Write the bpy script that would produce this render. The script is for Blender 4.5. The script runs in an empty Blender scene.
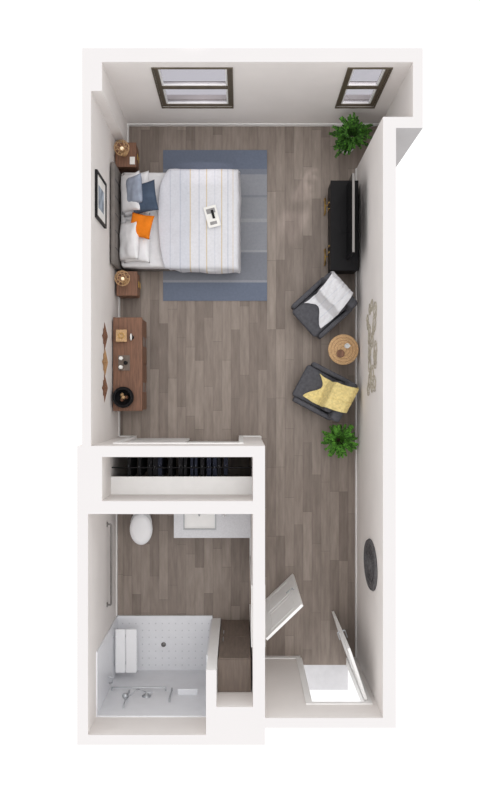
import bpy, bmesh, math, random
from mathutils import Vector, Matrix, noise, Euler
random.seed(7)
S = bpy.context.scene
H = 2.6

def lin(c):
    return tuple(((v/255)/12.92 if v/255 <= 0.04045 else ((v/255+0.055)/1.055)**2.4) for v in c) + (1.0,)

# ---------------------------------------------------------------- materials
def mat(name, rgb, rough=0.6, metal=0.0, var=0.06, scale=8.0, bump=0.0, bscale=60, stretch=(1,1,1), spec=0.4, trans=0.0, emis=None, es=0):
    m = bpy.data.materials.new(name); m.use_nodes = True
    nt = m.node_tree; b = nt.nodes['Principled BSDF']
    b.inputs['Roughness'].default_value = rough
    b.inputs['Metallic'].default_value = metal
    b.inputs['Specular IOR Level'].default_value = spec
    b.inputs['Transmission Weight'].default_value = trans
    tc = nt.nodes.new('ShaderNodeTexCoord')
    mp = nt.nodes.new('ShaderNodeMapping'); mp.inputs['Scale'].default_value = stretch
    nt.links.new(tc.outputs['Object'], mp.inputs[0])
    n = nt.nodes.new('ShaderNodeTexNoise'); n.inputs['Scale'].default_value = scale; n.inputs['Detail'].default_value = 4
    nt.links.new(mp.outputs[0], n.inputs['Vector'])
    r = nt.nodes.new('ShaderNodeValToRGB')
    c = lin(rgb)
    r.color_ramp.elements[0].position = 0.3; r.color_ramp.elements[1].position = 0.7
    r.color_ramp.elements[0].color = tuple(max(0, v*(1-var*2)) for v in c[:3])+(1,)
    r.color_ramp.elements[1].color = tuple(min(1, v*(1+var*2)) for v in c[:3])+(1,)
    nt.links.new(n.outputs[0], r.inputs[0]); nt.links.new(r.outputs[0], b.inputs['Base Color'])
    if bump > 0:
        n2 = nt.nodes.new('ShaderNodeTexNoise'); n2.inputs['Scale'].default_value = bscale
        nt.links.new(mp.outputs[0], n2.inputs['Vector'])
        bp = nt.nodes.new('ShaderNodeBump'); bp.inputs['Strength'].default_value = bump; bp.inputs['Distance'].default_value = 0.01
        nt.links.new(n2.outputs[0], bp.inputs['Height']); nt.links.new(bp.outputs[0], b.inputs['Normal'])
    if emis:
        b.inputs['Emission Color'].default_value = lin(emis); b.inputs['Emission Strength'].default_value = es
    return m

def stripe_mat(name, axis, stops, rough=0.85, lo=0.0, hi=1.0, bump=0.15, bs=120):
    m = bpy.data.materials.new(name); m.use_nodes = True
    nt = m.node_tree; b = nt.nodes['Principled BSDF']; b.inputs['Roughness'].default_value = rough
    b.inputs['Specular IOR Level'].default_value = 0.15
    tc = nt.nodes.new('ShaderNodeTexCoord'); sx = nt.nodes.new('ShaderNodeSeparateXYZ')
    nt.links.new(tc.outputs['Object'], sx.inputs[0])
    mr = nt.nodes.new('ShaderNodeMapRange'); mr.inputs['From Min'].default_value = lo; mr.inputs['From Max'].default_value = hi
    nt.links.new(sx.outputs[axis], mr.inputs[0])
    r = nt.nodes.new('ShaderNodeValToRGB'); cr = r.color_ramp; cr.interpolation = 'CONSTANT'
    for i, (p, c) in enumerate(stops):
        q = (p-lo)/(hi-lo)
        if i < 2:
            e = cr.elements[i]; e.position = q
        else:
            e = cr.elements.new(q)
        e.color = lin(c)
    nt.links.new(mr.outputs[0], r.inputs[0])
    n = nt.nodes.new('ShaderNodeTexNoise'); n.inputs['Scale'].default_value = 30
    nt.links.new(tc.outputs['Object'], n.inputs['Vector'])
    mx = nt.nodes.new('ShaderNodeMixRGB'); mx.blend_type = 'MULTIPLY'; mx.inputs[0].default_value = 0.18
    nt.links.new(r.outputs[0], mx.inputs[1]); nt.links.new(n.outputs[0], mx.inputs[2])
    nt.links.new(mx.outputs[0], b.inputs['Base Color'])
    n2 = nt.nodes.new('ShaderNodeTexNoise'); n2.inputs['Scale'].default_value = bs
    nt.links.new(tc.outputs['Object'], n2.inputs['Vector'])
    bp = nt.nodes.new('ShaderNodeBump'); bp.inputs['Strength'].default_value = bump; bp.inputs['Distance'].default_value = 0.01
    nt.links.new(n2.outputs[0], bp.inputs['Height']); nt.links.new(bp.outputs[0], b.inputs['Normal'])
    return m

def floor_mat():
    m = bpy.data.materials.new('plank_floor'); m.use_nodes = True
    nt = m.node_tree; b = nt.nodes['Principled BSDF']; b.inputs['Roughness'].default_value = 0.5
    b.inputs['Specular IOR Level'].default_value = 0.3
    L = nt.links.new
    def math_(op, a, bv=None):
        n = nt.nodes.new('ShaderNodeMath'); n.operation = op
        if not isinstance(a, (int, float)): L(a, n.inputs[0])
        else: n.inputs[0].default_value = a
        if bv is not None:
            if isinstance(bv, (int, float)): n.inputs[1].default_value = bv
            else: L(bv, n.inputs[1])
        return n.outputs[0]
    tc = nt.nodes.new('ShaderNodeTexCoord'); sx = nt.nodes.new('ShaderNodeSeparateXYZ'); L(tc.outputs['Object'], sx.inputs[0])
    row = math_('FLOOR', math_('DIVIDE', sx.outputs[0], 0.15))
    wn = nt.nodes.new('ShaderNodeTexWhiteNoise'); wn.noise_dimensions = '1D'; L(row, wn.inputs['W'])
    yy = math_('ADD', sx.outputs[1], math_('MULTIPLY', wn.outputs[0], 7.3))
    cb = nt.nodes.new('ShaderNodeCombineXYZ'); L(yy, cb.inputs[0]); L(sx.outputs[0], cb.inputs[1])
    br = nt.nodes.new('ShaderNodeTexBrick'); L(cb.outputs[0], br.inputs['Vector'])
    br.offset = 0.0; br.offset_frequency = 2
    br.inputs['Scale'].default_value = 1.0; br.inputs['Brick Width'].default_value = 1.15; br.inputs['Row Height'].default_value = 0.15
    br.inputs['Mortar Size'].default_value = 0.003; br.inputs['Mortar Smooth'].default_value = 0.4
    br.inputs['Color1'].default_value = lin((129, 117, 109)); br.inputs['Color2'].default_value = lin((156, 144, 135))
    br.inputs['Mortar'].default_value = lin((116, 105, 98))
    mp = nt.nodes.new('ShaderNodeMapping'); mp.inputs['Scale'].default_value = (16, 2.2, 1); L(tc.outputs['Object'], mp.inputs[0])
    n = nt.nodes.new('ShaderNodeTexNoise'); n.inputs['Scale'].default_value = 1.0; n.inputs['Detail'].default_value = 6; n.inputs['Roughness'].default_value = 0.6
    L(mp.outputs[0], n.inputs['Vector'])
    r = nt.nodes.new('ShaderNodeValToRGB'); r.color_ramp.elements[0].position = 0.3; r.color_ramp.elements[1].position = 0.72
    r.color_ramp.elements[0].color = (0.75, 0.735, 0.72, 1); r.color_ramp.elements[1].color = (1.08, 1.08, 1.08, 1)
    L(n.outputs[0], r.inputs[0])
    mx = nt.nodes.new('ShaderNodeMixRGB'); mx.blend_type = 'MULTIPLY'; mx.inputs[0].default_value = 1
    L(br.outputs[0], mx.inputs[1]); L(r.outputs[0], mx.inputs[2]); L(mx.outputs[0], b.inputs['Base Color'])
    return m

M = {}
M['wall'] = mat('wall_paint', (232, 227, 224), 0.9, var=0.01, scale=2)
M['cap'] = mat('wall_cut_white', (214, 211, 211), 0.9, var=0.002, scale=2, spec=0.1)
M['ext'] = mat('exterior_shade_grey', (174, 172, 173), 0.9, var=0.02, scale=2)  # shade of the alcove's outer face, put into the wall colour as grey
M['white'] = mat('white_trim', (240, 239, 238), 0.5, var=0.01)
M['floor'] = floor_mat()
M['bronze'] = mat('bronze_frame', (88, 78, 64), 0.5, var=0.08)
M['porc'] = mat('porcelain', (242, 242, 244), 0.2, var=0.005)
M['acryl'] = mat('acrylic_surround', (232, 233, 237), 0.3, var=0.01)
M['stud'] = mat('stud_grey', (208, 210, 214), 0.5, var=0.01)
M['counter'] = mat('counter_stone', (206, 206, 210), 0.35, var=0.03, scale=40)
M['sink'] = mat('sink_basin', (176, 178, 182), 0.25, var=0.01)
M['chrome'] = mat('chrome', (185, 188, 192), 0.3, 0.8, var=0.01)
M['steel'] = mat('dark_steel', (130, 127, 125), 0.4, 0.7, var=0.02)
M['taupe'] = mat('taupe_cabinet', (112, 99, 90), 0.6, var=0.08, scale=4, stretch=(8, 1, 1))
M['wood'] = mat('walnut', (120, 84, 64), 0.5, var=0.14, scale=5, stretch=(10, 1, 6))
M['wood2'] = mat('light_wood', (166, 128, 90), 0.55, var=0.12, scale=8, stretch=(4, 1, 1))
M['rattan'] = mat('rattan', (196, 160, 118), 0.7, var=0.15, scale=60, bump=0.5)
M['warmbulb'] = mat('warm_bulb', (255, 240, 215), 0.4, emis=(255, 225, 180), es=0.5, var=0.01)
M['linen'] = mat('white_linen', (230, 229, 231), 0.9, var=0.03, bump=0.3, bscale=30, spec=0.1)
M['upholst'] = mat('headboard_fabric', (120, 114, 110), 0.9, var=0.05, bump=0.4, bscale=150)
M['orange'] = mat('orange_fabric', (228, 126, 34), 0.85, var=0.06, bump=0.3, spec=0.1)
M['slate'] = mat('slate_blue_fabric', (74, 86, 104), 0.9, var=0.08, bump=0.3, spec=0.1)
M['blue2'] = mat('soft_blue_fabric', (150, 158, 174), 0.9, var=0.08, bump=0.3, spec=0.1)
M['black'] = mat('black_lacquer', (26, 25, 27), 0.5, var=0.05, spec=0.15)
M['screen'] = mat('tv_screen', (10, 10, 12), 0.2, var=0.02, spec=0.2)
M['brass'] = mat('brass', (190, 155, 90), 0.35, 0.9, var=0.04)
M['chair'] = mat('charcoal_fabric', (88, 88, 93), 0.95, var=0.08, scale=20, bump=0.5, bscale=160, spec=0.1)
M['yellow'] = mat('yellow_knit', (232, 212, 148), 0.95, var=0.08, scale=25, bump=0.6, bscale=90, spec=0.1)
M['pot'] = mat('white_ceramic', (236, 236, 234), 0.35, var=0.01)
M['soil'] = mat('soil', (60, 45, 35), 0.95, var=0.2, scale=60)
M['leafd'] = mat('leaf_dark', (60, 94, 44), 0.7, var=0.3, scale=12, spec=0.15)
M['leafl'] = mat('leaf_light', (94, 150, 58), 0.7, var=0.25, scale=14, spec=0.15)
M['champ'] = mat('champagne_metal', (184, 176, 160), 0.5, 0.3, var=0.05)
M['darkweave'] = mat('dark_weave', (96, 94, 96), 0.8, var=0.2, scale=40, bump=0.6)
M['paper'] = mat('paper', (236, 234, 230), 0.8, var=0.03, scale=5)
M['artgrey'] = mat('art_ink', (150, 160, 172), 0.8, var=0.25, scale=6)
M['concrete'] = mat('corridor_floor', (206, 205, 208), 0.8, var=0.02)
M['cloth_k'] = mat('garment_black', (28, 27, 30), 0.9)
M['cloth_n'] = mat('garment_navy', (40, 44, 60), 0.9)
M['cloth_b'] = mat('garment_brown', (94, 74, 60), 0.9)
M['cloth_g'] = mat('garment_grey', (150, 148, 148), 0.9)
g = bpy.data.materials.new('window_glass'); g.use_nodes = True; nt = g.node_tree; nt.nodes.clear()
o = nt.nodes.new('ShaderNodeOutputMaterial'); t = nt.nodes.new('ShaderNodeBsdfTransparent'); t.inputs[0].default_value = (0.70, 0.69, 0.72, 1)
gl = nt.nodes.new('ShaderNodeBsdfGlossy'); gl.inputs['Roughness'].default_value = 0.1; mx = nt.nodes.new('ShaderNodeMixShader'); mx.inputs[0].default_value = 0.08
nt.links.new(t.outputs[0], mx.inputs[1]); nt.links.new(gl.outputs[0], mx.inputs[2]); nt.links.new(mx.outputs[0], o.inputs[0])
M['glass'] = g

# ---------------------------------------------------------------- helpers
def empty(name, loc=(0, 0, 0), rz=0.0):
    e = bpy.data.objects.new(name, None); S.collection.objects.link(e)
    e.location = loc; e.rotation_euler = (0, 0, rz); e.empty_display_size = 0.2
    return e

def finish(bm, name, mats, parent=None, smooth=False, mods=()):
    me = bpy.data.meshes.new(name); bm.normal_update(); bm.to_mesh(me); bm.free()
    for m_ in (mats if isinstance(mats, (list, tuple)) else [mats]): me.materials.append(m_)
    if smooth:
        for p in me.polygons: p.use_smooth = True
    ob = bpy.data.objects.new(name, me); S.collection.objects.link(ob)
    if parent: ob.parent = parent
    return ob

def add_box(bm, x0, x1, y0, y1, z0, z1, mi=0):
    v = [bm.verts.new(p) for p in [(x0,y0,z0),(x1,y0,z0),(x1,y1,z0),(x0,y1,z0),(x0,y0,z1),(x1,y0,z1),(x1,y1,z1),(x0,y1,z1)]]
    fs = [(0,3,2,1),(4,5,6,7),(0,1,5,4),(1,2,6,5),(2,3,7,6),(3,0,4,7)]
    out = []
    for f in fs:
        fc = bm.faces.new([v[i] for i in f]); fc.material_index = mi; out.append(fc)
    return out

def box(name, x0, x1, y0, y1, z0, z1, m, parent=None, bev=0.0, seg=2, rot=None, pivot=None):
    bm = bmesh.new(); add_box(bm, x0, x1, y0, y1, z0, z1)
    if bev > 0:
        bmesh.ops.bevel(bm, geom=bm.edges[:], offset=bev, segments=seg, affect='EDGES', profile=0.5)
    if rot is not None:
        c = Vector(pivot) if pivot else Vector(((x0+x1)/2, (y0+y1)/2, (z0+z1)/2))
        Mx = Matrix.Translation(c) @ Euler(rot).to_matrix().to_4x4() @ Matrix.Translation(-c)
        bmesh.ops.transform(bm, matrix=Mx, verts=bm.verts[:])
    return finish(bm, name, m, parent, smooth=(bev > 0.015))

def lathe(name, prof, loc, m, parent=None, seg=32, close=True, axis='Z', sx=1, sy=1):
    bm = bmesh.new(); rings = []
    for r, z in prof:
        ring = []
        for i in range(seg):
            a = 2*math.pi*i/seg
            x, y, zz = r*math.cos(a)*sx, r*math.sin(a)*sy, z
            if axis == 'X': p = (zz, x, y)
            elif axis == 'Y': p = (x, zz, y)
            else: p = (x, y, zz)
            ring.append(bm.verts.new((p[0]+loc[0], p[1]+loc[1], p[2]+loc[2])))
        rings.append(ring)
    for a, b in zip(rings, rings[1:]):
        for i in range(seg):
            j = (i+1) % seg; bm.faces.new((a[i], a[j], b[j], b[i]))
    if close:
        bm.faces.new(rings[0][::-1]); bm.faces.new(rings[-1])
    bmesh.ops.recalc_face_normals(bm, faces=bm.faces[:])
    return finish(bm, name, m, parent, smooth=True)

def tube(name, pts, r, m, parent=None, cyclic=False, res=3):
    cu = bpy.data.curves.new(name, 'CURVE'); cu.dimensions = '3D'; cu.bevel_depth = r; cu.bevel_resolution = res; cu.use_fill_caps = True
    lst = pts if isinstance(pts[0][0], (tuple, list, Vector)) else [pts]
    for pl in lst:
        s = cu.splines.new('POLY'); s.points.add(len(pl)-1)
        for p, q in zip(s.points, pl): p.co = (q[0], q[1], q[2], 1)
        s.use_cyclic_u = cyclic
    cu.materials.append(m)
    ob = bpy.data.objects.new(name, cu); S.collection.objects.link(ob)
    if parent: ob.parent = parent
    return ob

def cushion(name, w, d, h, loc, rot, m, parent, n=18, seed=0):
    bm = bmesh.new(); top = []; bot = []
    Rm = Euler(rot).to_matrix()
    for i in range(n+1):
        rt = []; rb = []
        for j in range(n+1):
            u = -1+2*i/n; v = -1+2*j/n
            t_ = max(0, (1-abs(u)**3.2)*(1-abs(v)**3.2))**0.45
            x = w/2*u*(1-0.07*(1-v*v)*abs(u)**2); y = d/2*v*(1-0.07*(1-u*u)*abs(v)**2)
            wz = noise.noise(Vector((u*2+seed*3, v*2, seed)))*0.12*h
            edge = (i in (0, n) or j in (0, n))
            p = Rm @ Vector((x, y, t_*h/2+wz*t_)) + Vector(loc)
            a = bm.verts.new(p); rt.append(a)
            rb.append(a if edge else bm.verts.new(Rm @ Vector((x, y, -t_*h/2)) + Vector(loc)))
        top.append(rt); bot.append(rb)
    for i in range(n):
        for j in range(n):
            bm.faces.new((top[i][j], top[i+1][j], top[i+1][j+1], top[i][j+1]))
            f = (bot[i][j], bot[i][j+1], bot[i+1][j+1], bot[i+1][j])
            if len(set(f)) >= 3:
                try: bm.faces.new(f)
                except Exception: pass
    bmesh.ops.recalc_face_normals(bm, faces=bm.faces[:])
    return finish(bm, name, m, parent, smooth=True)

def sheet(name, fn, nu, nv, m, parent, thick=0.012):
    bm = bmesh.new(); g_ = [[bm.verts.new(fn(i/nu, j/nv)) for j in range(nv+1)] for i in range(nu+1)]
    for i in range(nu):
        for j in range(nv):
            bm.faces.new((g_[i][j], g_[i+1][j], g_[i+1][j+1], g_[i][j+1]))
    bmesh.ops.recalc_face_normals(bm, faces=bm.faces[:])
    ob = finish(bm, name, m, parent, smooth=True)
    if thick:
        s = ob.modifiers.new('solid', 'SOLIDIFY'); s.thickness = thick; s.offset = 0
    return ob

# ---------------------------------------------------------------- shell
def wall(name, x0, x1, y0, y1, openings=(), along='x', ext=(), face='wall'):
    bm = bmesh.new()
    a0, a1 = (x0, x1) if along == 'x' else (y0, y1)
    cuts = sorted(set([a0, a1] + [c for o_ in openings for c in o_[:2]]))
    for c0, c1 in zip(cuts, cuts[1:]):
        mid = (c0+c1)/2; zs = [(0, H)]
        for o_ in openings:
            if o_[0] < mid < o_[1]:
                zs = []
                if o_[2] > 0: zs.append((0, o_[2]))
                if o_[3] < H: zs.append((o_[3], H))
        for z0, z1 in zs:
            if along == 'x': fs = add_box(bm, c0, c1, y0, y1, z0, z1)
            else: fs = add_box(bm, x0, x1, c0, c1, z0, z1)
            if z1 == H: fs[1].material_index = 1
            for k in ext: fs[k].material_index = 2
    return finish(bm, name, [M[face], M['cap'], M['ext']])

DOOR = 2.05
wall('wall_north', -2.134, 2.47, 4.51, 4.70, [(-1.22, -0.11, 0.88, 2.40), (1.48, 2.10, 0.88, 2.40)])
wall('wall_west', -2.134, -2.012, -0.675, 4.51, along='y')
wall('wall_corner_chase', -2.012, -1.864, 4.12, 4.51)
wall('wall_closet_north', -2.2, 0.338, -0.824, -0.675, [(-1.72, -0.02, 0, DOOR)])
wall('wall_bath_west', -2.2, -2.053, -4.578, -0.824, along='y')
wall('wall_closet_chase', -2.053, -1.864, -1.42, -0.824)
wall('wall_closet_south', -2.053, 0.176, -1.594, -1.42)
wall('wall_divider', 0.176, 0.338, -4.578, -0.824, [(-3.47, -2.74, 0, DOOR)], along='y')
wall('wall_bath_south', -2.2, 0.338, -4.713, -4.578)
wall('wall_niche_south', -0.459, 0.176, -4.578, -4.20)
wall('wall_shower_partition', -0.459, -0.32, -4.20, -3.70, face='white')
wall('wall_entry_south', 0.338, 2.107, -4.483, -4.348, [(1.00, 1.80, 0, DOOR)])
wall('wall_east', 1.931, 2.107, -4.348, 3.62, along='y')
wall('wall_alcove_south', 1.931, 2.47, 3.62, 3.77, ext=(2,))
wall('wall_alcove_east', 2.336, 2.47, 3.77, 4.51, along='y')
bm = bmesh.new()
add_box(bm, -2.134, 2.107, -0.675, 4.70, -0.12, 0)
add_box(bm, 2.107, 2.47, 3.62, 4.70, -0.12, 0)
add_box(bm, -2.2, 2.107, -4.483, -0.675, -0.12, 0)
add_box(bm, -2.2, 0.338, -4.713, -4.483, -0.12, 0)
finish(bm, 'floor', M['floor'])

bt, bh = 0.016, 0.10
def base(n, x0, x1, y0, y1): box('baseboard_'+n, x0, x1, y0, y1, 0, bh, M['white'])
base('north', -1.864, 2.336, 4.51-bt, 4.51)
base('west', -2.012, -2.012+bt, -0.66, 4.12)
base('chase_south', -2.012+bt, -1.864, 4.12-bt, 4.12)
base('chase_east', -1.864, -1.864+bt, 4.12, 4.51-bt)
base('east', 1.931-bt, 1.931, -4.33, 3.77)
base('alcove_east', 2.336-bt, 2.336, 3.77, 4.49)
base('closet_north_a', -2.0, -1.79, -0.675, -0.675+bt)
base('closet_north_b', 0.05, 0.338, -0.675, -0.675+bt)
base('hall_west_a', 0.338, 0.338+bt, -2.66, -0.67)
base('hall_west_b', 0.338, 0.338+bt, -4.33, -3.55)
base('entry_south_a', 0.338, 0.93, -4.348, -4.348+bt)
base('bath_west', -2.053, -2.053+bt, -3.64, -1.62)
base('bath_east', 0.176-bt, 0.176, -2.66, -2.24)

# casings
def casing(n, a0, a1, pos, side, along, w=0.07, t=0.018):
    p0, p1 = (pos, pos+t) if side > 0 else (pos-t, pos)
    bm = bmesh.new()
    for (s0, s1, z0, z1) in [(a0-w, a0, 0, DOOR+w), (a1, a1+w, 0, DOOR+w), (a0, a1, DOOR, DOOR+w)]:
        if along == 'x': add_box(bm, s0, s1, p0, p1, z0, z1)
        else: add_box(bm, p0, p1, s0, s1, z0, z1)
    finish(bm, 'trim_'+str(n), M['white'])
casing(1, -1.72, -0.02, -0.675, 1, 'x')
casing(2, -3.47, -2.74, 0.338, 1, 'y')
casing(3, 1.00, 1.80, -4.348, 1, 'x')
casing(4, -3.47, -2.74, 0.176, -1, 'y')
box('trim_5', 1.00, 1.80, -4.90, -4.483, -0.02, 0.0, M['concrete'])
bm = bmesh.new()
add_box(bm, 1.0, 1.03, -4.483, -4.36, 0.0, DOOR); add_box(bm, 1.77, 1.80, -4.483, -4.36, 0.0, DOOR); add_box(bm, 1.03, 1.77, -4.483, -4.36, DOOR-0.03, DOOR)
finish(bm, 'trim_6', M['white'])

# windows
def window(n, x0, x1, z0=0.88, z1=2.40):
    e = empty('window_%d' % n)
    f = 0.06; y0, y1 = 4.515, 4.60; zm = (z0+z1)/2
    bm = bmesh.new()
    add_box(bm, x0, x0+f, y0, y1, z0, z1); add_box(bm, x1-f, x1, y0, y1, z0, z1)
    add_box(bm, x0+f, x1-f, y0, y1, z0, z0+f); add_box(bm, x0+f, x1-f, y0, y1, z1-f, z1)
    add_box(bm, x0+f, x1-f, y0, y1, zm-0.04, zm+0.04)
    finish(bm, 'frame', M['bronze'], e)
    bm = bmesh.new(); c = 0.02
    for (s0, s1, t0, t1) in [(x0-c, x0, z0-c, z1+c), (x1, x1+c, z0-c, z1+c), (x0, x1, z0-c, z0), (x0, x1, z1, z1+c)]:
        add_box(bm, s0, s1, 4.49, 4.51, t0, t1)
    finish(bm, 'casing', M['bronze'], e)
    bm = bmesh.new(); s = 0.025
    for a, b in [(z0+f, zm-0.04), (zm+0.04, z1-f)]:
        add_box(bm, x0+f, x0+f+s, y0+0.02, y1-0.02, a, b); add_box(bm, x1-f-s, x1-f, y0+0.02, y1-0.02, a, b)
        add_box(bm, x0+f+s, x1-f-s, y0+0.02, y1-0.02, a, a+0.02)
    finish(bm, 'sash', M['white'], e)
    box('glass', x0+f, x1-f, 4.555, 4.56, z0+f, z1-f, M['glass'], e)
window(1, -1.20, -0.12); window(2, 1.50, 2.08)

# doors
def door_leaf(name, hinge, ang, length, m=M['white']):
    e = empty(name, (hinge[0], hinge[1], 0), ang)
    box('slab', 0.0, length, -0.02, 0.02, 0.012, 2.03, m, e, bev=0.003, seg=1)
    bm = bmesh.new()
    for s in (-1, 1):
        for (z0, z1) in [(0.18, 0.95), (1.1, 1.88)]:
            y0, y1 = (0.02, 0.026) if s > 0 else (-0.026, -0.02)
            w = 0.03
            add_box(bm, 0.12, length-0.12, y0, y1, z0, z0+w); add_box(bm, 0.12, length-0.12, y0, y1, z1-w, z1)
            add_box(bm, 0.12, 0.12+w, y0, y1, z0+w, z1-w); add_box(bm, length-0.12-w, length-0.12, y0, y1, z0+w, z1-w)
    finish(bm, 'panel_mould', m, e)
    tube('handle', [(length-0.06, 0.06, 1.0), (length-0.18, 0.06, 1.0)], 0.009, M['chrome'], e)
    tube('handle_inner', [(length-0.06, -0.06, 1.0), (length-0.18, -0.06, 1.0)], 0.009, M['chrome'], e)
    tube('spindle', [(length-0.06, -0.06, 1.0), (length-0.06, 0.06, 1.0)], 0.012, M['chrome'], e)
door_leaf('door_1', (0.375, -3.46), math.atan2(0.49, 0.51), 0.71)
door_leaf('door_2', (1.79, -4.31), math.atan2(0.74, -0.25), 0.77)
e = empty('door_3')
box('panel_left', -1.715, -0.84, -0.735, -0.70, 0.01, 2.04, M['white'], e, bev=0.004, seg=1)
box('panel_right', -0.90, -0.025, -0.785, -0.75, 0.01, 2.04, M['white'], e, bev=0.004, seg=1)

# ---------------------------------------------------------------- closet contents
e = empty('hanging_clothes')
tube('rod', [(-1.864, -1.04, 1.76), (0.176, -1.04, 1.76)], 0.010, M['black'], e)
x = -1.62; k = 0
cols = ['cloth_k', 'cloth_k', 'cloth_n', 'cloth_k', 'cloth_b', 'cloth_k', 'cloth_g', 'cloth_n', 'cloth_k', 'cloth_k']
while x < -0.15:
    c = M[cols[random.randrange(len(cols))]]; w = random.uniform(0.15, 0.20); ln = random.uniform(0.65, 1.05); th = random.uniform(0.018, 0.035)
    z = 1.70; yc = -1.03 + random.uniform(-0.015, 0.015)
    pr = [(-w*0.2, z), (-w*0.9, z-0.06), (-w, z-0.12), (-w*0.92, z-ln), (w*0.92, z-ln), (w, z-0.12), (w*0.9, z-0.06), (w*0.2, z)]
    bm = bmesh.new()
    A = [bm.verts.new((x-th, yc+p[0], p[1])) for p in pr]; B = [bm.verts.new((x+th, yc+p[0], p[1])) for p in pr]
    bm.faces.new(A); bm.faces.new(B[::-1])
    for i in range(len(pr)):
        j = (i+1) % len(pr); bm.faces.new((A[i], B[i], B[j], A[j]))
    bmesh.ops.recalc_face_normals(bm, faces=bm.faces[:])
    finish(bm, 'garment_%d' % k, c, e)
    tube('hanger_%d' % k, [(x, yc, 1.70), (x, yc, 1.775), (x, yc+0.02, 1.785)], 0.004, M['chrome'], e, res=1)
    x += random.uniform(0.055, 0.10) if random.random() > 0.15 else 0.15; k += 1
box('closet_shelf', -1.864, 0.176, -1.42, -1.165, 1.80, 1.825, M['white'])

# ---------------------------------------------------------------- rug
rug_stops = [(0.0, (116, 125, 143)), (0.30, (158, 160, 168)), (0.34, (138, 141, 150)), (0.80, (168, 169, 175)), (0.84, (154, 156, 163)),
             (1.30, (170, 170, 176)), (1.36, (156, 158, 164)), (1.72, (142, 145, 153)), (1.76, (156, 158, 165)), (2.10, (132, 137, 149)), (2.19, (116, 125, 143))]
e = empty('area_rug', (-1.28, 1.585, 0))
box('pile', 0, 1.73, 0, 2.51, 0.0, 0.014, stripe_mat('rug_weave', 1, rug_stops, lo=0, hi=2.52, bump=0.4), e)

# ---------------------------------------------------------------- bed
e = empty('bed', (-2.0, 2.82, 0))
box('headboard', 0.005, 0.075, -0.79, 0.79, 0.12, 1.05, M['upholst'], e, bev=0.025, seg=3)
for i in range(1, 6):
    y = -0.79+1.58*i/6
    tube('channel_%d' % i, [(0.078, y, 0.3), (0.078, y, 1.02)], 0.004, M['chair'], e)
box('base', 0.085, 1.98, -0.76, 0.76, 0.12, 0.32, M['upholst'], e, bev=0.02)
box('mattress', 0.09, 1.98, -0.76, 0.76, 0.32, 0.58, M['linen'], e, bev=0.06, seg=4)
for i, (lx, ly) in enumerate([(0.2, -0.66), (0.2, 0.66), (1.9, -0.66), (1.9, 0.66)]):
    lathe('leg_%d' % i, [(0.025, 0.014), (0.035, 0.12)], (lx, ly, 0), M['wood'], e, seg=12)
W2 = 0.765; L0, L1 = 0.72, 1.95; top = 0.60
def fold(d, r=0.05):
    if d <= 0: return 0, 0
    a = min(d/r, math.pi/2); o_ = r*math.sin(a); dr = r*(1-math.cos(a))
    if d > r*math.pi/2: dr += d - r*math.pi/2; o_ += 0.12*(d - r*math.pi/2)
    return o_, dr
def headedge(v):
    return 0.34*max(0, (v-0.72)/0.28)**1.8 + 0.16*max(0, (0.30-v)/0.30)**1.8 + 0.02*math.sin(v*9)
def duv(u, v):
    s0 = L0+headedge(v); s = s0 + u*(L1+0.28-s0); t_ = -(W2+0.25)+v*2*(W2+0.25)
    ox, dx = fold(s-(L1-0.03)); oy, dy = fold(abs(t_)-(W2-0.03))
    x_ = min(s, L1-0.03)+ox; y_ = math.copysign(min(abs(t_), W2-0.03)+oy, t_)
    z_ = top + 0.035 - max(dx, dy)
    n_ = noise.noise(Vector((s*2.2, t_*3.0, 1.3)))*0.035 + noise.noise(Vector((s*7, t_*5, 4)))*0.014
    n_ += 0.04*math.exp(-((s-s0-0.05)/0.10)**2)
    if max(dx, dy) > 0.05:
        y_ += (n_*0.9) if dy > dx else 0; x_ += n_*0.6 if dx > dy else 0
    else: z_ += n_
    return Vector((x_, y_, z_))
wht = (226, 226, 231); gry = (198, 201, 211); tan = (214, 194, 160)
dst = [(0.6, (216, 216, 223)), (0.88, (200, 202, 212)), (0.90, (216, 217, 224)), (1.04, (198, 201, 212)), (1.06, (214, 216, 224)), (1.20, tan), (1.212, wht),
       (1.34, gry), (1.352, wht), (1.46, tan), (1.472, wht), (1.59, gry), (1.602, wht),
       (1.70, tan), (1.712, wht), (1.80, gry), (1.812, wht), (1.88, tan), (1.892, wht)]
sheet('duvet', duv, 80, 80, stripe_mat('duvet_stripes', 0, dst, lo=0.5, hi=2.3), e, 0.03)
cushion('pillow_1', 0.44, 0.70, 0.17, (0.36, 0.38, 0.68), (0, -0.25, 0.03), M['linen'], e, seed=1)
cushion('pillow_2', 0.44, 0.70, 0.17, (0.38, -0.37, 0.68), (0, -0.25, -0.04), M['linen'], e, seed=2)
cushion('pillow_3', 0.40, 0.62, 0.15, (0.28, 0.38, 0.78), (0, -0.65, 0.02), M['linen'], e, seed=3)
cushion('pillow_4', 0.40, 0.62, 0.15, (0.26, -0.38, 0.78), (0, -0.65, -0.02), M['linen'], e, seed=4)
cushion('cushion_soft_blue', 0.36, 0.46, 0.13, (0.34, 0.40, 0.86), (0, -0.7, 0.05), M['blue2'], e, seed=8)
cushion('cushion_slate', 0.44, 0.48, 0.15, (0.50, 0.28, 0.85), (0, -0.35, 0.14), M['slate'], e, seed=5)
cushion('cushion_orange', 0.38, 0.38, 0.14, (0.45, -0.16, 0.85), (0, -0.25, -0.22), M['orange'], e, seed=6)
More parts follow.
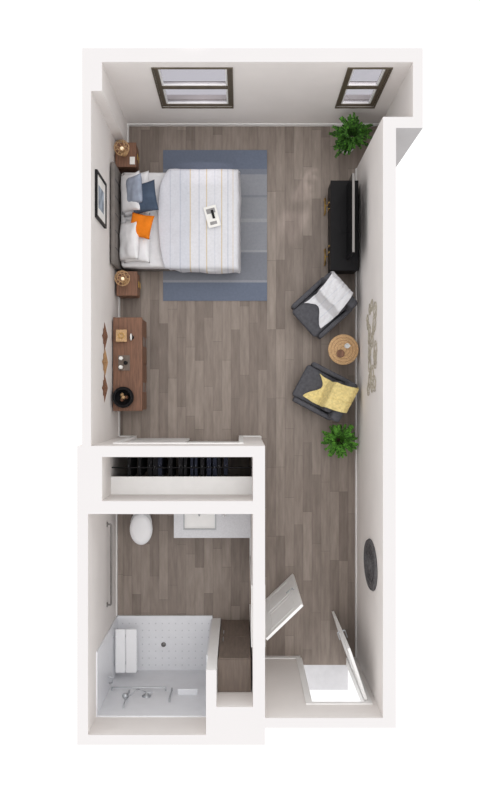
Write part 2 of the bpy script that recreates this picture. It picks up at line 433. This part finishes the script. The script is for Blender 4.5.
# magazine on bed
e = empty('magazine', (-0.44, 2.84, 0.69), math.radians(15))
box('pages', -0.10, 0.10, -0.17, 0.17, 0.0, 0.012, M['paper'], e, bev=0.003)
box('photo_block', -0.07, 0.07, 0.05, 0.13, 0.012, 0.0135, M['cloth_g'], e)
box('photo_strip', -0.06, 0.05, -0.13, -0.08, 0.012, 0.0135, M['cloth_g'], e)
box('remote', 0.0, 0.04, -0.04, 0.10, 0.0136, 0.03, M['black'], e, bev=0.006)

# ---------------------------------------------------------------- nightstands
def nightstand(x, y):
    e = empty('nightstand', (x, y, 0))
    box('carcass', -0.18, 0.13, -0.19, 0.19, 0.15, 0.53, M['wood'], e, bev=0.005)
    box('top', -0.185, 0.15, -0.195, 0.195, 0.53, 0.555, M['wood'], e, bev=0.004)
    box('drawer_upper', 0.13, 0.145, -0.175, 0.175, 0.35, 0.51, M['wood'], e, bev=0.003)
    box('drawer_lower', 0.13, 0.145, -0.175, 0.175, 0.17, 0.33, M['wood'], e, bev=0.003)
    for i, z in enumerate((0.43, 0.25)): tube('pull_%d' % i, [(0.155, -0.05, z), (0.155, 0.05, z)], 0.006, M['brass'], e)
    for i, (a, b) in enumerate([(-0.15, -0.16), (-0.15, 0.16), (0.10, -0.16), (0.10, 0.16)]):
        lathe('leg_%d' % i, [(0.012, 0), (0.02, 0.15)], (a, b, 0), M['wood'], e, seg=10)
def lamp(x, y):
    e = empty('table_lamp', (x, y, 0.555))
    lathe('base', [(0.055, 0), (0.06, 0.01), (0.025, 0.03), (0.045, 0.08), (0.05, 0.12), (0.02, 0.18), (0.01, 0.20)], (0, 0, 0), M['wood2'], e)
    lines = []
    for i in range(10):
        a = 2*math.pi*i/10; pl = []
        for k in range(9):
            t_ = k/8; r = 0.12*math.sin(math.pi*(0.16+0.66*t_)); pl.append((r*math.cos(a+t_*0.6), r*math.sin(a+t_*0.6), 0.19+0.20*t_))
        lines.append(pl)
    tube('rattan_shade', lines, 0.004, M['rattan'], e, res=1)
    rings = []
    for k in range(4):
        t_ = k/3; r = 0.12*math.sin(math.pi*(0.16+0.66*t_)); rings.append([(r*math.cos(2*math.pi*i/24), r*math.sin(2*math.pi*i/24), 0.19+0.20*t_) for i in range(24)])
    tube('rattan_rings', rings, 0.0045, M['rattan'], e, cyclic=True, res=1)
    lathe('bulb', [(0.012, 0.20), (0.025, 0.24), (0.028, 0.27), (0.016, 0.30), (0.004, 0.305)], (0, 0, 0), M['warmbulb'], e, seg=16)
nightstand(-1.81, 3.86); lamp(-1.85, 3.88)
nightstand(-1.79, 1.80); lamp(-1.84, 1.84)
box('book', -1.76, -1.68, 3.70, 3.82, 0.556, 0.58, M['paper'], None, bev=0.003)

# ---------------------------------------------------------------- dresser
e = empty('dresser', (-1.995, 0.50, 0))
box('carcass', 0.0, 0.44, -0.72, 0.72, 0.12, 0.76, M['wood'], e, bev=0.005)
box('top', 0.0, 0.46, -0.735, 0.735, 0.76, 0.79, M['wood'], e, bev=0.005)
for r in range(3):
    for c in range(2):
        y0 = -0.715+c*0.725; z0 = 0.14+r*0.206
        box('drawer_%d' % (r*2+c), 0.44, 0.455, y0, y0+0.705, z0, z0+0.195, M['wood'], e, bev=0.003)
        tube('pull_%d' % (r*2+c), [(0.459, y0+0.28, z0+0.1), (0.459, y0+0.43, z0+0.1)], 0.005, M['steel'], e)
for i, (a, b) in enumerate([(0.05, -0.68), (0.05, 0.68), (0.40, -0.68), (0.40, 0.68)]):
    lathe('leg_%d' % i, [(0.015, 0), (0.026, 0.12)], (a, b, 0), M['wood'], e, seg=10)
Z = 0.79
e = empty('decorative_box', (-1.85, 0.94, Z))
box('body', -0.08, 0.08, -0.09, 0.09, 0, 0.09, M['wood2'], e, bev=0.006)
box('lid', -0.085, 0.085, -0.095, 0.095, 0.09, 0.105, M['rattan'], e, bev=0.004)
tube('lid_ring', [(0.04*math.cos(i*math.pi/8), 0.04*math.sin(i*math.pi/8), 0.112) for i in range(16)], 0.007, M['brass'], e, cyclic=True)
e = empty('candle_tray', (-1.82, 0.52, Z))
box('tray', -0.09, 0.09, -0.12, 0.12, 0, 0.012, M['taupe'], e, bev=0.004)
for i, (a, b, h) in enumerate([(-0.04, 0.07, 0.10), (0.03, 0.0, 0.07), (-0.04, -0.07, 0.13)]):
    lathe('candle_%d' % i, [(0.03, 0.012), (0.03, h), (0.026, h+0.004), (0.004, h+0.002)], (a, b, 0), M['paper'] if i != 1 else M['black'], e, seg=20)
e = empty('sculpture', (-1.70, 0.92, Z))
lathe('foot', [(0.035, 0), (0.035, 0.015), (0.008, 0.02), (0.008, 0.05)], (0, 0, 0), M['black'], e, seg=16)
tube('loop', [(0, 0.045*math.cos(i*math.pi/10), 0.09+0.045*math.sin(i*math.pi/10)) for i in range(20)], 0.010, M['paper'], e, cyclic=True)
e = empty('black_bowl_vase', (-1.82, -0.02, Z))
lathe('vase', [(0.07, 0), (0.13, 0.03), (0.165, 0.09), (0.165, 0.13), (0.14, 0.17), (0.125, 0.175), (0.12, 0.165), (0.145, 0.13), (0.145, 0.09), (0.10, 0.03), (0.02, 0.02)], (0, 0, 0), M['black'], e)
for i in range(4):
    a = i*2*math.pi/3; r = 0.045 if i < 3 else 0
    lathe('ball_%d' % i, [(0.004, -0.034), (0.02, -0.028), (0.034, 0), (0.02, 0.028), (0.004, 0.034)], (r*math.cos(a), r*math.sin(a), 0.065+(0.04 if i == 3 else 0)), M['rattan'] if i % 2 else M['wood'], e, seg=14)

# wooden wall art above dresser (west wall)
e = empty('wooden_wall_art', (-2.008, 0.50, 1.50))
def star(name, cy, cz, R, m_):
    bm = bmesh.new(); n_ = 8
    c = bm.verts.new((0.05, cy, cz)); pts = []
    for i in range(n_*2):
        a = math.pi*i/n_ + math.pi/2; r = R*(1 if i % 2 == 0 else 0.55)
        if (i//2) % 2 == 1 and i % 2 == 0: r *= 0.75
        pts.append(bm.verts.new((0.0, cy+r*math.cos(a), cz+r*math.sin(a))))
    for i in range(len(pts)): bm.faces.new((c, pts[i], pts[(i+1) % len(pts)]))
    bm.faces.new(pts[::-1])
    bmesh.ops.recalc_face_normals(bm, faces=bm.faces[:])
    finish(bm, name, m_, e)
star('star_1', 0.38, 0.02, 0.22, M['wood']); star('star_2', 0.0, 0.0, 0.24, M['wood2']); star('star_3', -0.38, 0.02, 0.22, M['wood'])

# framed picture
e = empty('framed_picture', (-2.010, 2.81, 1.92))
bm = bmesh.new(); hw, hh, f = 0.33, 0.40, 0.035
for a in [(-hw, hw, -hh, -hh+f), (-hw, hw, hh-f, hh), (-hw, -hw+f, -hh+f, hh-f), (hw-f, hw, -hh+f, hh-f)]:
    add_box(bm, 0, 0.035, a[0], a[1], a[2], a[3])
finish(bm, 'frame', M['black'], e)
box('mat_board', 0, 0.02, -hw+f, hw-f, -hh+f, hh-f, M['paper'], e)
box('print', 0.02, 0.022, -0.16, 0.16, -0.22, 0.22, M['artgrey'], e)

# ---------------------------------------------------------------- media console + tv
e = empty('media_console', (1.66, 2.72, 0))
box('carcass', -0.20, 0.22, -0.71, 0.71, 0.14, 0.56, M['black'], e, bev=0.006)
box('top', -0.215, 0.23, -0.72, 0.72, 0.56, 0.585, M['black'], e, bev=0.004)
for i in range(4):
    y0 = -0.70+i*0.35
    box('door_front_%d' % i, -0.212, -0.20, y0+0.005, y0+0.345, 0.16, 0.545, M['black'], e, bev=0.003)
    tube('pull_%d' % i, [(-0.225, y0+(0.30 if i % 2 == 0 else 0.05), 0.28), (-0.225, y0+(0.30 if i % 2 == 0 else 0.05), 0.46)], 0.008, M['brass'], e)
for s in (-1, 1):
    tube('leg_frame_%d' % (s+1), [(-0.255, s*0.42-0.12, 0.0), (-0.255, s*0.42-0.12, 0.14), (-0.255, s*0.42+0.12, 0.14), (-0.255, s*0.42+0.12, 0.0)], 0.013, M['brass'], e)
    tube('leg_back_%d' % (s+1), [(0.18, s*0.5, 0), (0.18, s*0.5, 0.14)], 0.012, M['brass'], e)
    tube('cross_%d' % (s+1), [(-0.255, s*0.42, 0.14), (0.18, s*0.42, 0.13)], 0.010, M['brass'], e)
e = empty('television', (1.70, 2.76, 0.585))
box('panel', -0.01, 0.03, -0.60, 0.60, 0.07, 0.74, M['black'], e, bev=0.006)
box('screen', -0.0125, -0.010, -0.585, 0.585, 0.085, 0.725, M['screen'], e)
box('bezel', -0.010, 0.025, -0.595, 0.595, 0.738, 0.746, M['steel'], e)
box('foot', -0.10, 0.10, -0.16, 0.16, 0, 0.012, M['black'], e, bev=0.004)
box('neck', 0.0, 0.03, -0.06, 0.06, 0.01, 0.09, M['black'], e)

# ---------------------------------------------------------------- armchairs
def armchair(x, y, ang, throwm, off, hw):
    e = empty('armchair', (x, y, 0), ang); e.scale = (0.95, 0.95, 0.95)
    c = M['chair']
    box('base', -0.36, 0.36, -0.34, 0.34, 0.13, 0.30, c, e, bev=0.03, seg=3)
    box('seat_cushion', -0.22, 0.42, -0.30, 0.30, 0.29, 0.45, c, e, bev=0.05, seg=4)
    box('backrest', -0.40, -0.22, -0.36, 0.36, 0.16, 0.80, c, e, bev=0.06, seg=4, rot=(0, -0.14, 0), pivot=(-0.31, 0, 0.2))
    box('back_cushion', -0.27, -0.11, -0.28, 0.28, 0.44, 0.76, c, e, bev=0.06, seg=4, rot=(0, -0.2, 0))
    for s in (-1, 1):
        bm = bmesh.new(); y0, y1 = sorted((s*0.30, s*0.38))
        fs = add_box(bm, -0.36, 0.36, y0, y1, 0.14, 0.58)
        for v in bm.verts:
            if v.co.z > 0.5 and v.co.x > 0: v.co.z = 0.47
        bmesh.ops.bevel(bm, geom=bm.edges[:], offset=0.03, segments=3, affect='EDGES', profile=0.5)
        finish(bm, 'arm_%d' % (s+1), c, e, smooth=True)
    for i, (a, b) in enumerate([(-0.30, -0.29), (-0.30, 0.29), (0.28, -0.29), (0.28, 0.29)]):
        lathe('leg_%d' % i, [(0.012, 0), (0.022, 0.14)], (a, b, 0), M['wood'], e, seg=10)
    path = [(0.22, 0.475), (0.05, 0.475), (-0.03, 0.50), (-0.085, 0.66), (-0.12, 0.80), (-0.20, 0.84), (-0.30, 0.845), (-0.43, 0.845), (-0.50, 0.78), (-0.49, 0.60)]
    cum = [0]
    for a, b in zip(path, path[1:]): cum.append(cum[-1]+math.hypot(b[0]-a[0], b[1]-a[1]))
    def fn(u, v):
        w = v*2-1
        start = 0.07+0.09*math.sin(v*5+off*7)
        d = (start+(1-start)*u)*cum[-1]
        for i in range(len(cum)-1):
            if d <= cum[i+1]+1e-9: break
        t_ = (d-cum[i])/(cum[i+1]-cum[i]); X = path[i][0]+(path[i+1][0]-path[i][0])*t_; Zz = path[i][1]+(path[i+1][1]-path[i][1])*t_
        Y = off + w*hw + 0.05*math.sin(u*4) + 0.06*(0.5-u)
        n_ = noise.noise(Vector((X*6, Y*9, Zz*5+off*10)))*0.045 + 0.016*math.sin(w*9+u*3)
        Y = max(-0.36, min(0.36, Y))
        if abs(Y) > 0.27 and X > -0.15: Zz = max(Zz, 0.57)
        return Vector((X+(n_*0.3 if X > -0.4 else 0), Y+n_*0.3, Zz+abs(n_)*0.8))
    sheet('throw_blanket', fn, 60, 44, throwm, e, 0.014)
wt, st = (234, 234, 238), (220, 223, 231)
thr = stripe_mat('white_throw', 1, [(-0.4, wt), (-0.22, st), (-0.21, wt), (-0.06, st), (-0.05, wt), (0.10, st), (0.11, wt), (0.26, st), (0.27, wt)], lo=-0.4, hi=0.4)
armchair(1.32, 1.42, math.radians(222), thr, -0.04, 0.25)
armchair(1.32, 0.08, math.radians(152), M['yellow'], -0.04, 0.23)

# side table
e = empty('side_table', (1.66, 0.745, 0))
lathe('drum', [(0.14, 0), (0.15, 0.02), (0.10, 0.24), (0.15, 0.46), (0.19, 0.48)], (0, 0, 0), M['rattan'], e)
lathe('top', [(0.02, 0.48), (0.235, 0.48), (0.245, 0.49), (0.245, 0.505), (0.235, 0.515), (0.02, 0.515)], (0, 0, 0), M['rattan'], e, seg=48)
for k, rr in enumerate((0.05, 0.10, 0.15, 0.20)):
    tube('weave_%d' % k, [(rr*math.cos(i*math.pi/16), rr*math.sin(i*math.pi/16), 0.515) for i in range(32)], 0.004, M['wood2'], e, cyclic=True)
e = empty('coffee_mug', (1.71, 0.80, 0.519))
lathe('cup', [(0.028, 0), (0.038, 0.01), (0.040, 0.085), (0.036, 0.085), (0.034, 0.02), (0.005, 0.015)], (0, 0, 0), M['pot'], e, seg=24)
tube('handle', [(0.038+0.022*math.sin(t_*math.pi/6), 0, 0.02+0.05*t_/6) for t_ in range(7)], 0.005, M['pot'], e)
e = empty('saucer_dish', (1.61, 0.68, 0.519))
lathe('dish', [(0.03, 0), (0.065, 0.015), (0.06, 0.018), (0.03, 0.006), (0.003, 0.006)], (0, 0, 0), M['wood'], e, seg=24)

# ---------------------------------------------------------------- plants
def plant(name, x, y, potr, poth, n, L, zc, m_, up=0.6, wid=0.018, xlim=None):
    e = empty(name, (x, y, 0))
    lathe('pot', [(potr*0.72, 0), (potr*0.95, poth*0.6), (potr, poth), (potr*0.9, poth), (potr*0.86, poth*0.85), (0.01, poth*0.85)], (0, 0, 0), M['pot'], e)
    lathe('soil', [(potr*0.85, poth*0.85), (potr*0.84, poth*0.88), (0.01, poth*0.9)], (0, 0, 0), M['soil'], e, seg=20)
    bm = bmesh.new(); stems = []
    for i in range(n):
        a = random.uniform(0, 2*math.pi); el = random.uniform(0.15, 1.35); ln = L*random.uniform(0.6, 1.0)
        base_ = Vector((0.03*math.cos(a), 0.03*math.sin(a), poth*0.85))
        d = Vector((math.cos(a)*math.cos(el), math.sin(a)*math.cos(el), math.sin(el)+up)).normalized()
        zt = random.uniform(0.2, 1)*zc
        path = [base_.copy()]; q = base_+Vector((math.cos(a)*0.05, math.sin(a)*0.05, zt)); path.append(q.copy())
        for k in range(7):
            q = q + d*ln/7; d = (d+Vector((0, 0, -0.20))).normalized(); path.append(q.copy())
        if xlim is not None:
            for q in path: q.x = min(q.x, xlim-x)
        stems.append([tuple(v) for v in path])
        for k in range(1, len(path)-1):
            t_ = (path[k+1]-path[k])
            if t_.length < 1e-5: continue
            t_.normalize(); s = t_.cross(Vector((0, 0, 1)))
            if s.length < 1e-4: continue
            s.normalize()
            for sd in (-1, 1):
                for off in (0.05, 0.38, 0.72):
                    o0 = path[k].lerp(path[k+1], off); l = ln*0.22*(1.1-0.09*k)*random.uniform(0.8, 1.2)
                    dr = (s*sd*0.85+t_*0.6+Vector((0, 0, random.uniform(-0.3, 0.4)))).normalized(); pw = dr.cross(Vector((0, 0, 1))).normalized()*wid*0.5
                    tip = o0+dr*l; mid = o0+dr*l*0.45+Vector((0, 0, 0.01))
                    if xlim is not None and tip.x > xlim-x: tip.x = xlim-x
                    vs = [bm.verts.new(o0), bm.verts.new(mid+pw), bm.verts.new(tip), bm.verts.new(mid-pw)]
                    f_ = bm.faces.new(vs); f_.material_index = 1 if random.random() < 0.35 else 0
    finish(bm, 'leaves', [m_, M['leafd'] if m_ is not M['leafd'] else M['leafl']], e)
    tube('stems', stems, 0.003, m_, e, res=1)
plant('potted_fern', 1.76, 4.12, 0.13, 0.28, 74, 0.30, 0.62, M['leafd'], up=0.5, wid=0.020)
plant('potted_fern', 1.62, -0.72, 0.11, 0.22, 70, 0.26, 0.22, M['leafl'], up=0.5, wid=0.018, xlim=1.92)

# ---------------------------------------------------------------- east wall decor
e = empty('metal_wall_art', (1.918, 0.70, 1.66))
rings = []; spokes = []
for i in range(22):
    cy = -0.60+1.2*(i % 11)/10.0+random.uniform(-0.04, 0.04); cz = (0.24 if i < 11 else -0.24)+random.uniform(-0.22, 0.20); r = random.uniform(0.07, 0.13)
    for rr in (r, r*0.6):
        rings.append([(random.uniform(-0.004, 0.004), cy+rr*math.cos(k*math.pi/10), cz+rr*math.sin(k*math.pi/10)) for k in range(20)])
    for k in range(6):
        a = k*math.pi/3; spokes.append([(0, cy+r*0.6*math.cos(a), cz+r*0.6*math.sin(a)), (0, cy+r*math.cos(a), cz+r*math.sin(a))])
tube('rings', rings, 0.005, M['champ'], e, cyclic=True, res=1); tube('spokes', spokes, 0.003, M['champ'], e, res=1)
e = empty('woven_wall_disc', (1.928, -2.48, 1.60))
lathe('rim', [(0.01, -0.035), (0.10, -0.025), (0.20, -0.012), (0.30, -0.018), (0.36, -0.02), (0.37, 0.0)], (0, 0, 0), M['darkweave'], e, axis='X', seg=48, sy=1.55)
rr_ = []
for k in range(6):
    r = 0.05+0.06*k; rr_.append([(-0.030+0.002*k, r*math.cos(i*math.pi/20), 1.55*r*math.sin(i*math.pi/20)) for i in range(40)])
tube('coils', rr_, 0.008, M['darkweave'], e, cyclic=True)

# ---------------------------------------------------------------- bathroom
e = empty('toilet', (-1.60, -1.60, 0))
box('tank', -0.20, 0.20, -0.20, -0.01, 0.38, 0.76, M['porc'], e, bev=0.03, seg=3)
box('tank_lid', -0.21, 0.21, -0.21, -0.005, 0.76, 0.79, M['porc'], e, bev=0.01)
lathe('pedestal', [(0.13, 0), (0.12, 0.05), (0.11, 0.18), (0.15, 0.30), (0.175, 0.38)], (0, -0.48, 0), M['porc'], e, sy=1.35)
box('trapway', -0.11, 0.11, -0.40, -0.06, 0, 0.38, M['porc'], e, bev=0.03)
lathe('rim', [(0.10, 0.36), (0.18, 0.375), (0.185, 0.40), (0.10, 0.40)], (0, -0.55, 0), M['porc'], e, sy=1.4, seg=40)
lathe('lid', [(0.02, 0.40), (0.175, 0.40), (0.18, 0.41), (0.175, 0.425), (0.12, 0.435), (0.02, 0.438)], (0, -0.55, 0), M['porc'], e, sy=1.38, seg=40)
tube('flush_lever', [(-0.15, -0.21, 0.70), (-0.15, -0.23, 0.70), (-0.08, -0.235, 0.69)], 0.008, M['chrome'], e)
# vanity
e = empty('bathroom_vanity', (-0.43, -1.60, 0))
box('cabinet', -0.58, 0.58, -0.56, -0.01, 0.10, 0.80, M['white'], e, bev=0.004, seg=1)
bm = bmesh.new(); hx0, hx1, hy0, hy1 = -0.46, 0.06, -0.50, -0.16
for a in [(-0.605, hx0, -0.62, -0.005), (hx1, 0.60, -0.62, -0.005), (hx0, hx1, -0.62, hy0), (hx0, hx1, hy1, -0.005)]:
    add_box(bm, a[0], a[1], a[2], a[3], 0.80, 0.84)
finish(bm, 'counter', M['counter'], e)
bm = bmesh.new()
for a in [(hx0, hx0+0.02, hy0, hy1, 0.68, 0.835), (hx1-0.02, hx1, hy0, hy1, 0.68, 0.835), (hx0+0.02, hx1-0.02, hy0, hy0+0.02, 0.68, 0.835), (hx0+0.02, hx1-0.02, hy1-0.02, hy1, 0.68, 0.835), (hx0+0.02, hx1-0.02, hy0+0.02, hy1-0.02, 0.68, 0.70)]:
    add_box(bm, *a)
finish(bm, 'basin', M['sink'], e)
lathe('drain', [(0.02, 0.70), (0.02, 0.705), (0.002, 0.706)], (-0.20, -0.33, 0), M['chrome'], e, seg=16)
tube('faucet', [(-0.20, -0.10, 0.84), (-0.20, -0.10, 1.0), (-0.20, -0.14, 1.03), (-0.20, -0.24, 1.02), (-0.20, -0.25, 0.98)], 0.014, M['chrome'], e)
for s in (-1, 1): tube('tap_%d' % (s+1), [(-0.20+s*0.10, -0.10, 0.84), (-0.20+s*0.10, -0.10, 0.89), (-0.20+s*0.15, -0.11, 0.90)], 0.010, M['chrome'], e)
for i in range(3):
    x0 = -0.57+i*0.385; box('front_%d' % i, x0, x0+0.37, -0.575, -0.56, 0.13, 0.77, M['white'], e, bev=0.003, seg=1)
e = empty('soap_dispenser', (-0.25, -1.85, 0.84))
lathe('bottle', [(0.03, 0), (0.032, 0.10), (0.012, 0.12), (0.008, 0.15)], (0, 0, 0), M['porc'], e, seg=16)

# grab bar
e = empty('grab_bar', (-2.053, -2.6, 1.02))
tube('bar', [(-0.003, -0.62, 0), (0.055, -0.62, 0), (0.065, -0.60, 0), (0.065, 0.60, 0), (0.055, 0.62, 0), (-0.003, 0.62, 0)], 0.016, M['steel'], e)
for s in (-1, 1): lathe('flange_%d' % (s+1), [(0.04, -0.003), (0.04, 0.01)], (0, s*0.62, 0), M['steel'], e, axis='X', seg=20)

# tall cabinet
e = empty('tall_linen_cabinet', (-0.315, -4.195, 0))
box('body', 0.0, 0.47, 0.0, 0.46, 0.05, 2.05, M['taupe'], e, bev=0.004, seg=1)
box('plinth', 0.01, 0.46, 0.0, 0.43, 0, 0.05, M['taupe'], e)
box('door_lower', 0.005, 0.465, 0.46, 0.478, 0.06, 1.0, M['taupe'], e, bev=0.004, seg=1)
box('door_upper', 0.005, 0.465, 0.46, 0.478, 1.01, 2.04, M['taupe'], e, bev=0.004, seg=1)
tube('pull_upper', [(0.06, 0.50, 1.1), (0.06, 0.50, 1.3)], 0.007, M['chrome'], e)
tube('pull_lower', [(0.06, 0.50, 0.75), (0.06, 0.50, 0.93)], 0.007, M['chrome'], e)

# shower
e = empty('shower_stall')
xa, xb, ya, yb = -2.053, -0.459, -4.578, -3.70
bm = bmesh.new()
add_box(bm, xa, xb, ya, yb, 0.0, 0.04)
add_box(bm, xa, xb, yb, yb+0.05, 0.0, 0.055)
finish(bm, 'pan', M['acryl'], e)
bm = bmesh.new()
add_box(bm, xa, xa+0.02, ya+0.02, yb+0.05, 0.056, 1.98); add_box(bm, xa, xb, ya, ya+0.02, 0.04, 1.98); add_box(bm, xb-0.02, xb, ya+0.02, yb, 0.04, 1.98)
finish(bm, 'surround', M['acryl'], e)
bm = bmesh.new()
for i in range(14):
    for j in range(7):
        cx, cy = -1.95+i*0.11, -4.47+j*0.115
        if (cx+1.27)**2+(cy+4.13)**2 < 0.01: continue
        add_box(bm, cx-0.010, cx+0.010, cy-0.010, cy+0.010, 0.04, 0.043)
finish(bm, 'non_slip_studs', M['stud'], e)
lathe('drain', [(0.04, 0.04), (0.04, 0.046), (0.005, 0.046)], (-1.27, -4.13, 0), M['steel'], e, seg=24)
yw = ya+0.02
tube('grab_bar_low', [(-1.98, yw, 0.98), (-1.98, yw+0.05, 0.98), (-1.15, yw+0.05, 0.98), (-1.15, yw, 0.98)], 0.013, M['chrome'], e)
tube('grab_bar_vertical', [(-1.05, yw, 1.0), (-1.05, yw+0.05, 1.02), (-1.05, yw+0.05, 1.45), (-1.05, yw, 1.47)], 0.013, M['chrome'], e)
lathe('valve_plate', [(0.07, 0), (0.07, 0.01), (0.03, 0.02), (0.025, 0.05)], (-1.42, yw, 1.22), M['chrome'], e, axis='Y', seg=28)
tube('valve_lever', [(-1.42, yw+0.05, 1.22), (-1.33, yw+0.055, 1.20)], 0.009, M['chrome'], e)
tube('slide_bar', [(-1.70, yw, 1.1), (-1.70, yw+0.05, 1.1), (-1.70, yw+0.05, 1.70), (-1.70, yw, 1.70)], 0.009, M['chrome'], e)
lathe('hand_shower', [(0.04, 0), (0.045, 0.01), (0.03, 0.03), (0.012, 0.04)], (-1.70, yw+0.12, 1.52), M['chrome'], e, seg=20)
tube('hand_shower_arm', [(-1.70, yw+0.05, 1.56), (-1.70, yw+0.12, 1.56)], 0.009, M['chrome'], e)
tube('hose', [(-1.70+0.12*math.sin(t_*math.pi/12)*1.0, yw+0.06, 1.54-0.45*math.sin(t_*math.pi/12)) for t_ in range(7)]+[(-1.5, yw+0.03, 1.05), (-1.42, yw+0.03, 1.15)], 0.006, M['chrome'], e)
box('soap_shelf', -0.95, -0.65, yw, yw+0.09, 1.15, 1.17, M['acryl'], e, bev=0.004)
tube('side_grab_bar', [(xa+0.02, -4.45, 0.95), (xa+0.07, -4.45, 0.95), (xa+0.07, -4.36, 0.95), (xa+0.02, -4.36, 0.95)], 0.012, M['chrome'], e)
# fold-down seat
e = empty('fold_down_shower_seat', (-2.033, -4.10, 0.46))
bm = bmesh.new()
for (a, b) in ((0.03, 0.19), (0.20, 0.37)): add_box(bm, a, b, -0.35, 0.35, 0.0, 0.03)
bmesh.ops.bevel(bm, geom=bm.edges[:], offset=0.008, segments=2, affect='EDGES')
finish(bm, 'seat_slats', M['porc'], e)
for s in (-1, 1):
    tube('bracket_%d' % (s+1), [(0.0, s*0.22, -0.015), (0.37, s*0.22, -0.015)], 0.012, M['chrome'], e)
    tube('strut_%d' % (s+1), [(0.0, s*0.22, -0.25), (0.28, s*0.22, -0.015)], 0.010, M['chrome'], e)

# ---------------------------------------------------------------- light
w = bpy.data.worlds.new('World'); S.world = w; w.use_nodes = True
bg = w.node_tree.nodes['Background']; bg.inputs[0].default_value = (1.0, 1.0, 1.0, 1); bg.inputs[1].default_value = 1.22
sd = bpy.data.lights.new('sun', 'SUN'); sd.energy = 0.5; sd.angle = math.radians(28); sd.color = (1, 0.98, 0.96)
so = bpy.data.objects.new('sun', sd); S.collection.objects.link(so); so.rotation_euler = (math.radians(-6), math.radians(8), 0); so.location = (0, 0, 9)
def spot(name, loc, tgt, energy, ang):
    l = bpy.data.lights.new(name, 'SPOT'); l.energy = energy; l.spot_size = math.radians(ang); l.spot_blend = 0.5; l.shadow_soft_size = 0.2; l.color = (1, 0.95, 0.92)
    ob = bpy.data.objects.new(name, l); S.collection.objects.link(ob); ob.location = loc
    ob.rotation_euler = (Vector(tgt)-Vector(loc)).to_track_quat('-Z', 'Y').to_euler()
spot('window_sunbeam', (4.6, 9.6, 7.6), (1.79, 4.6, 1.60), 3200, 6.4)
spot('window_sunbeam', (-0.9, 9.6, 8.6), (-0.60, 4.6, 1.60), 2600, 6.4)

# ---------------------------------------------------------------- camera
cd = bpy.data.cameras.new('camera'); cam = bpy.data.objects.new('camera', cd); S.collection.objects.link(cam)
cam.location = (0, 0, 13.7); cam.rotation_euler = (0, 0, 0)
cd.sensor_fit = 'VERTICAL'; cd.sensor_height = 24; cd.lens = 822*24/792; cd.clip_end = 200
S.camera = cam
S.view_settings.view_transform = 'Standard'; S.view_settings.look = 'None'; S.view_settings.exposure = 0; S.view_settings.gamma = 1
